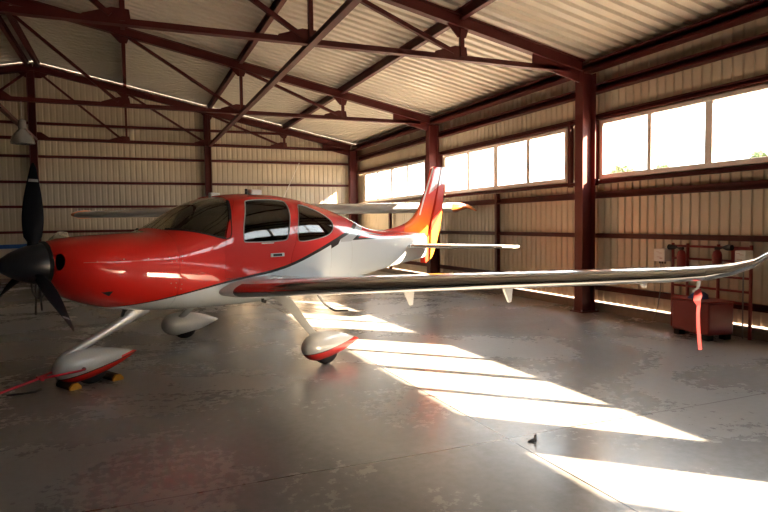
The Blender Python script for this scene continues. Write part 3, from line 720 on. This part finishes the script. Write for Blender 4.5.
for s in (1,-1):
    MB().tube([(-.1,s*.52,.85),(.1,s*2.3,1.93)],.03,8).build('wing_strut',M_white,OP,True)
    MB().tube([(.25,s*.45,.75),(.3,s*1.15,.2)],.03,8).build('main_gear_leg',M_white,OP,True)
    MB().lathe([(.001,-.08),(.12,-.08),(.18,-.06),(.2,0),(.18,.06),(.12,.08),(.001,.08)],(.3,s*1.22,.2),'y',28).build('tire',M_black,OP,True)
MB().tube([(-1.6,0,.8),(-1.75,0,.2)],.03,8).build('nose_gear_strut',M_white,OP,True)
MB().lathe([(.001,-.06),(.1,-.06),(.16,-.04),(.17,0),(.16,.04),(.1,.06),(.001,.06)],(-1.75,0,.17),'y',28).build('tire',M_black,OP,True)
MB().lathe([(.001,-2.45),(.06,-2.4),(.13,-2.28),(.15,-2.17),(.001,-2.17)],(0,0,1.12),'x',24).build('propeller_spinner',M_wht,OP,True)
for k in (0,1):
    m=MB(); 
    sg=1 if k else -1; m.loft([[(-2.22+.012*math.cos(t),sg*r_,1.12+c_*math.sin(t)) for t in [2*math.pi*j/10 for j in range(10)]] for r_,c_ in ((.1,.03),(.4,.07),(.7,.06),(.88,.03))]).build('propeller_blade',M_black,OP,True)
# ------------------------------------------------------------------ things around the plane
def W(a,l,z): return (A0[0]+a*.871+l*.492, A0[1]+a*.492-l*.871, z)
RZ=math.atan2(.492,.871)
# tow bar
tb=thing('tow_bar','thin red tow bar hooked to the nose wheel and running off to the left','tow bar',W(-2.15,0,0),RZ)
MB().tube([(.0,-.145,.19),(-.05,-.15,.185),(-.37,-.03,.155)],.011,8).build('fork_arm',M_tow,tb,True)
MB().tube([(.0,.145,.19),(-.05,.15,.185),(-.37,.03,.155)],.011,8).build('fork_arm',M_tow,tb,True)
MB().tube([(-.30,0,.165),(-.71,0,.07+.02),(-1.15,0,.022)],.012,10).build('shaft',M_tow,tb,True)
MB().tube([(-1.15,-.16,.022),(-1.15,.16,.022)],.016,10).build('grip_handle',M_black,tb,True)
MB().tube([(-.36,-.06,.15),(-.36,.06,.15)],.016,8).build('crosspiece',M_tow,tb,True)
tag(MB().tube([W(-2.44,-.16,.012),W(-2.52,-.10,.012),W(-2.62,-.12,.012),W(-2.74,-.18,.012)],.009,8).build('safety_chain',M_black,smooth=True),'short dark chain lying on the floor beside the red tow bar','chain')
def chock(a,label):
    t=thing('wheel_chock',label,'wheel chock',W(a,-.06,0),RZ)
    p=[(-.055,0),(.055,0),(.055,.03),(.025,.062),(-.025,.062),(-.055,.03)]
    MB().plate(p,-.155,.12).build('rubber_block',M_chockd,t,bevel=.005)
    MB().plate([(x*1.03,z) for x,z in p],-.19,-.1555).build('yellow_end',M_yel,t,bevel=.004)
chock(-2.235,'wheel chock with yellow end in front of the nose wheel'); chock(-1.80,'wheel chock with yellow end behind the nose wheel')
# ribbon under the pitot tube
rp=[(0,0,1.05),(.0,.004,1.0),(-.012,.0,.96),(.006,.0,.92),(.0,0,.86),(.004,0,.78),(.012,.0,.70),(.022,0,.62),(.03,0,.57)]
bx,by,_=W(.21,5.17,0)
m=MB(); vs=[]
for i,(dx,dy,z) in enumerate(rp):
    w=.022+.012*math.sin(i*1.3) if i<4 else .014
    vs+=[(bx+dx-w*.92,by+dy+w*.38,z),(bx+dx+w*.92,by+dy-w*.38,z)]
vs2=[(x+.003,y+.006,z) for x,y,z in vs]; nn=len(vs)
fs=[]
for i in range(0,nn-2,2): fs+=[(i,i+1,i+3,i+2),(nn+i,nn+i+2,nn+i+3,nn+i+1),(i,i+2,nn+i+2,nn+i),(i+1,nn+i+1,nn+i+3,i+3)]
fs+=[(0,nn,nn+1,1),(nn-2,nn-1,2*nn-1,2*nn-2)]
m.add(vs+vs2,fs); tag(m.build('warning_ribbon',M_ribbon),'red remove before flight ribbon hanging from the pitot tube under the wing','ribbon')
# red box by the wall
rb=thing('red_chest','low red metal chest on dark feet standing by the right wall','chest',(7.12,5.93,0),rad(-7))
MB().box(-.20,.20,-.33,.33,.07,.49).build('body',M_redd,rb,bevel=.02)
MB().box(-.21,.21,-.34,.34,.492,.515).build('lid',M_redd,rb,bevel=.01)
for sx in (-1,1):
    for sy in (-1,1): MB().box(sx*.14-.05,sx*.14+.05,sy*.25-.05,sy*.25+.05,0,.07).build('foot',M_black,rb)
m=MB(); n=26; rings=[]
for i in range(7):
    t=i/6; r=.15*math.cos(t*math.pi/2*.93)+.01
    rings.append([(7.12+r*(1+.25*math.sin(3*u+i))*math.cos(u)*.7,5.98+r*(1+.2*math.sin(2*u+1))*math.sin(u),.516+.10*t+.012*math.sin(4*u+i)*(t if t<1 else 0)) for u in [2*math.pi*j/n for j in range(n)]])
tag(m.loft(rings).build('blue_cloth',M_blue,smooth=True),'crumpled blue cloth lying on the red chest','cloth')
# tubular rack
rk=thing('tubular_rack','red tubular steel rack leaning on the right wall behind the chest','rack',(7.455,6.1,0))
for y in (.62,.36,-.14,-.62):
    MB().tube([(0,y,0.0),(0.0,y,1.24)],.022,8).build('upright',M_redd,rk,True)
for z in (1.2,1.02,.80,.62,.46):
    MB().tube([(0,-.62,z),(0,.62,z)],.017,8).build('crossbar',M_redd,rk,True)
MB().box(-.012,.0,-.60,-.34,.98,1.19).build('sign_panel',M_redd,rk)
def ext(y,z,label,d):
    t=thing('fire_extinguisher',label,'fire extinguisher',(7.33,y,z))
    MB().lathe([(.001,0),(.055,.0),(.062,.015),(.062,.30),(.05,.345),(.022,.37),(.001,.37)],(0,0,0),'z',24).build('cylinder',M_redd,t,True)
    MB().box(-.02,.02,-.03,.03,.371,.41).build('valve',M_black,t,bevel=.005)
    MB().tube([(0,d*.03,.39),(0,d*.10,.405)],.012,8).build('hose',M_black,t,True)
    MB().lathe([(.018,.0),(.035,.05),(.04,.13),(.001,.13)] if d>0 else [(.001,-.13),(.04,-.13),(.035,-.05),(.018,0)],(0,d*.09,.405),'y',16).build('nozzle_horn',M_black,t,True)
    MB().box(.0,.108,-.07,.07,.10,.13).build('wall_bracket',M_redd,t)
ext(6.46,.78,'red fire extinguisher with black horn on the rack, left one above the chest',1); ext(5.88,.80,'red fire extinguisher with black horn on the rack, right one near the wing tip',-1)
# electric boxes
def ebox(y,z,w,h,label,x=7.42):
    t=thing('electrical_box',label,'electrical box',(x,y,z))
    MB().box(-.07,.08,-w/2,w/2,-h/2,h/2).build('housing',M_wht,t,bevel=.008)
    m=MB()
    for i,(a,b,c,d) in enumerate(((-.05,.01,.03,.035),(-.03,.04,-.03,-.025),(-.06,-.01,-.05,-.04),(.0,.05,.045,.05))): m.box(-.073,-.070,a,b,c,d)
    m.build('printed_lettering',mat('faded_print',(.45,.2,.15),.6),t)
    return t
e1=ebox(6.88,1.055,.21,.19,'pale square electrical box on the right wall, left of the rack')
MB().tube([(0,.03,-.10),(.0,.03,-.5),(-.03,.05,-.8),(-.1,.1,-1.04),(-.25,.35,-1.045),(-.3,.8,-1.045)],.008,6).build('cable',M_grey,e1,True)
for y in (-.05,0,.05): MB().lathe([(.011,-.13),(.011,-.095)],(0,y,0),'z',8).build('cable_gland',M_black,e1)
e2=ebox(5.50,1.09,.15,.17,'pale electrical box behind the raised wing tip, right of the rack',7.34)
MB().tube([(0,0,-.085),(0,0.0,-.6),(-.02,-.02,-1.06)],.010,6).build('cable',M_grey,e2,True)
# lamp
lp=thing('high_bay_lamp','glass dome hangar lamp hanging in the upper left corner','lamp',(-1.93,14.2,3.27))
M_lampg=mat('lamp_dome_glass',(.55,.56,.54),.12,coat=1); M_lampg.node_tree.nodes['Principled BSDF'].inputs['Transmission Weight'].default_value=.6
MB().lathe([(.222,0),(.222,.03),(.20,.12),(.155,.2),(.10,.26),(.06,.30),(.05,.295),(.09,.25),(.145,.19),(.19,.115),(.212,.03),(.212,0)],(0,0,0),'z',40).build('dome_shade',M_lampg,lp,True)
MB().lathe([(.07,.301),(.075,.32),(.075,.46),(.04,.49),(.001,.49)],(0,0,0),'z',24).build('ballast_housing',M_grey,lp,True)
MB().tube([(0,0,.48),(0,0,.86)],.008,6).build('hanging_rod',M_alu,lp,True)
MB().lathe([(.001,.05),(.04,.07),(.055,.13),(.04,.2),(.03,.29),(.001,.29)],(0,0,0),'z',20).build('bulb',M_wht,lp,True)
# small shard on the floor
m=MB(); 
m.add([(0,0,0),(.045,.01,0),(.05,.03,.0),(0,.03,0),(.012,.012,.07),(.038,.014,.085),(.036,.026,.08),(.014,.024,.065)],[(0,3,2,1),(4,5,6,7),(0,1,5,4),(1,2,6,5),(2,3,7,6),(3,0,4,7)])
m.add([(-.09,.0,0),(-.01,-.01,0),(-.01,.03,0),(-.08,.03,0),(-.07,.01,.025),(-.015,.0,.03),(-.015,.025,.028),(-.07,.025,.02)],[(0,3,2,1),(4,5,6,7),(0,1,5,4),(1,2,6,5),(2,3,7,6),(3,0,4,7)])
o=m.build('floor_bracket',M_grey); o.location=(2.66,3.60,0); o.scale=(.6,.6,.6); tag(o,'small broken grey bracket sticking up beside the floor joint crossing','bracket')
bs=thing('blue_rail_stand','long blue rail on thin dark legs behind the propeller at the left picture edge','stand',(-2.6,13.0,0),rad(-3))
MB().bar((-1.6,0,1.20),(1.12,0,1.26),.06,.075).build('rail',mat('blue_enamel',(.01,.09,.33),.35,coat=.5),bs,bevel=.008)
for x in (-1.45,.98):
    for s in (-1,1): MB().tube([(x,0,1.19 if x<0 else 1.225),(x,s*.3,0)],.018,8).build('leg',M_black,bs,True)
# rubble on kerb, trees outside
def tree(x,y,h,r,label):
    t=thing('tree',label,'tree',(x,y,-.06),group=None)
    MB().tube([(0,0,0),(.1,.05,h*.45),(.05,0,h*.8)],[.18,.12,.05],8).build('trunk',M_bark,t,True)
    m=MB(); rnd=random.Random(int(x*7+y*3))
    for i in range(900):
        a=rnd.uniform(0,2*math.pi); b=rnd.uniform(-1,1); q=r*rnd.uniform(.5,1)**.5; k=math.sqrt(1-b*b)
        p=Vector((q*k*math.cos(a),q*k*math.sin(a),h*.66+q*b*1.0)); d=Vector((rnd.uniform(-1,1),rnd.uniform(-1,1),rnd.uniform(-1,1)))*.28; e=Vector((rnd.uniform(-1,1),rnd.uniform(-1,1),rnd.uniform(-1,1)))*.28
        m.add([p,p+d,p+d+e,p+e],[(0,1,2,3)])
    m.build('foliage',M_leaf,t)
for x,y,h_,r,l in ((52,54,9.5,1.5,'far tree whose top shows low in the nearest window, left pane'),(52,48.5,9.2,1.1,'far tree whose top shows low in the second pane of the nearest window'),(50,36.2,9.0,1.2,'far tree whose top shows low in the rightmost visible pane')):
    tree(x,y,h_,r,l)
# ------------------------------------------------------------------ light
w=bpy.data.worlds.new('World'); SC.world=w; w.use_nodes=True; bg=w.node_tree.nodes['Background']; bg.inputs[0].default_value=(.93,.965,1.0,1); bg.inputs[1].default_value=SKY
su=bpy.data.lights.new('sun','SUN'); su.energy=SUN; su.angle=rad(.45); su.color=(1,.72,.48); so=bpy.data.objects.new('sun',su); COL.objects.link(so)
so.rotation_euler=Vector((-1.585,1.55,-1.0)).to_track_quat('-Z','Y').to_euler(); so.location=(20,-10,15)
# ------------------------------------------------------------------ camera
cd=bpy.data.cameras.new('camera'); cam=bpy.data.objects.new('camera',cd); COL.objects.link(cam); SC.camera=cam
cd.sensor_width=36; cd.lens=609.7/768*36; cd.clip_end=400
yaw,pitch,roll=rad(22.57),rad(3.146),rad(.75)
fw=Vector((math.sin(yaw)*math.cos(pitch),math.cos(yaw)*math.cos(pitch),-math.sin(pitch))); rt=Vector((math.cos(yaw),-math.sin(yaw),0)); dn=fw.cross(rt)
r2=rt*math.cos(roll)+dn*math.sin(roll); d2=dn*math.cos(roll)-rt*math.sin(roll)
M4=Matrix(((r2.x,-d2.x,-fw.x,0),(r2.y,-d2.y,-fw.y,0),(r2.z,-d2.z,-fw.z,1.6),(0,0,0,1))); cam.matrix_world=M4
vs=SC.view_settings; vs.view_transform='Standard'; vs.look='None'; vs.gamma=1; vs.use_curve_mapping=False; vs.exposure=EXPO
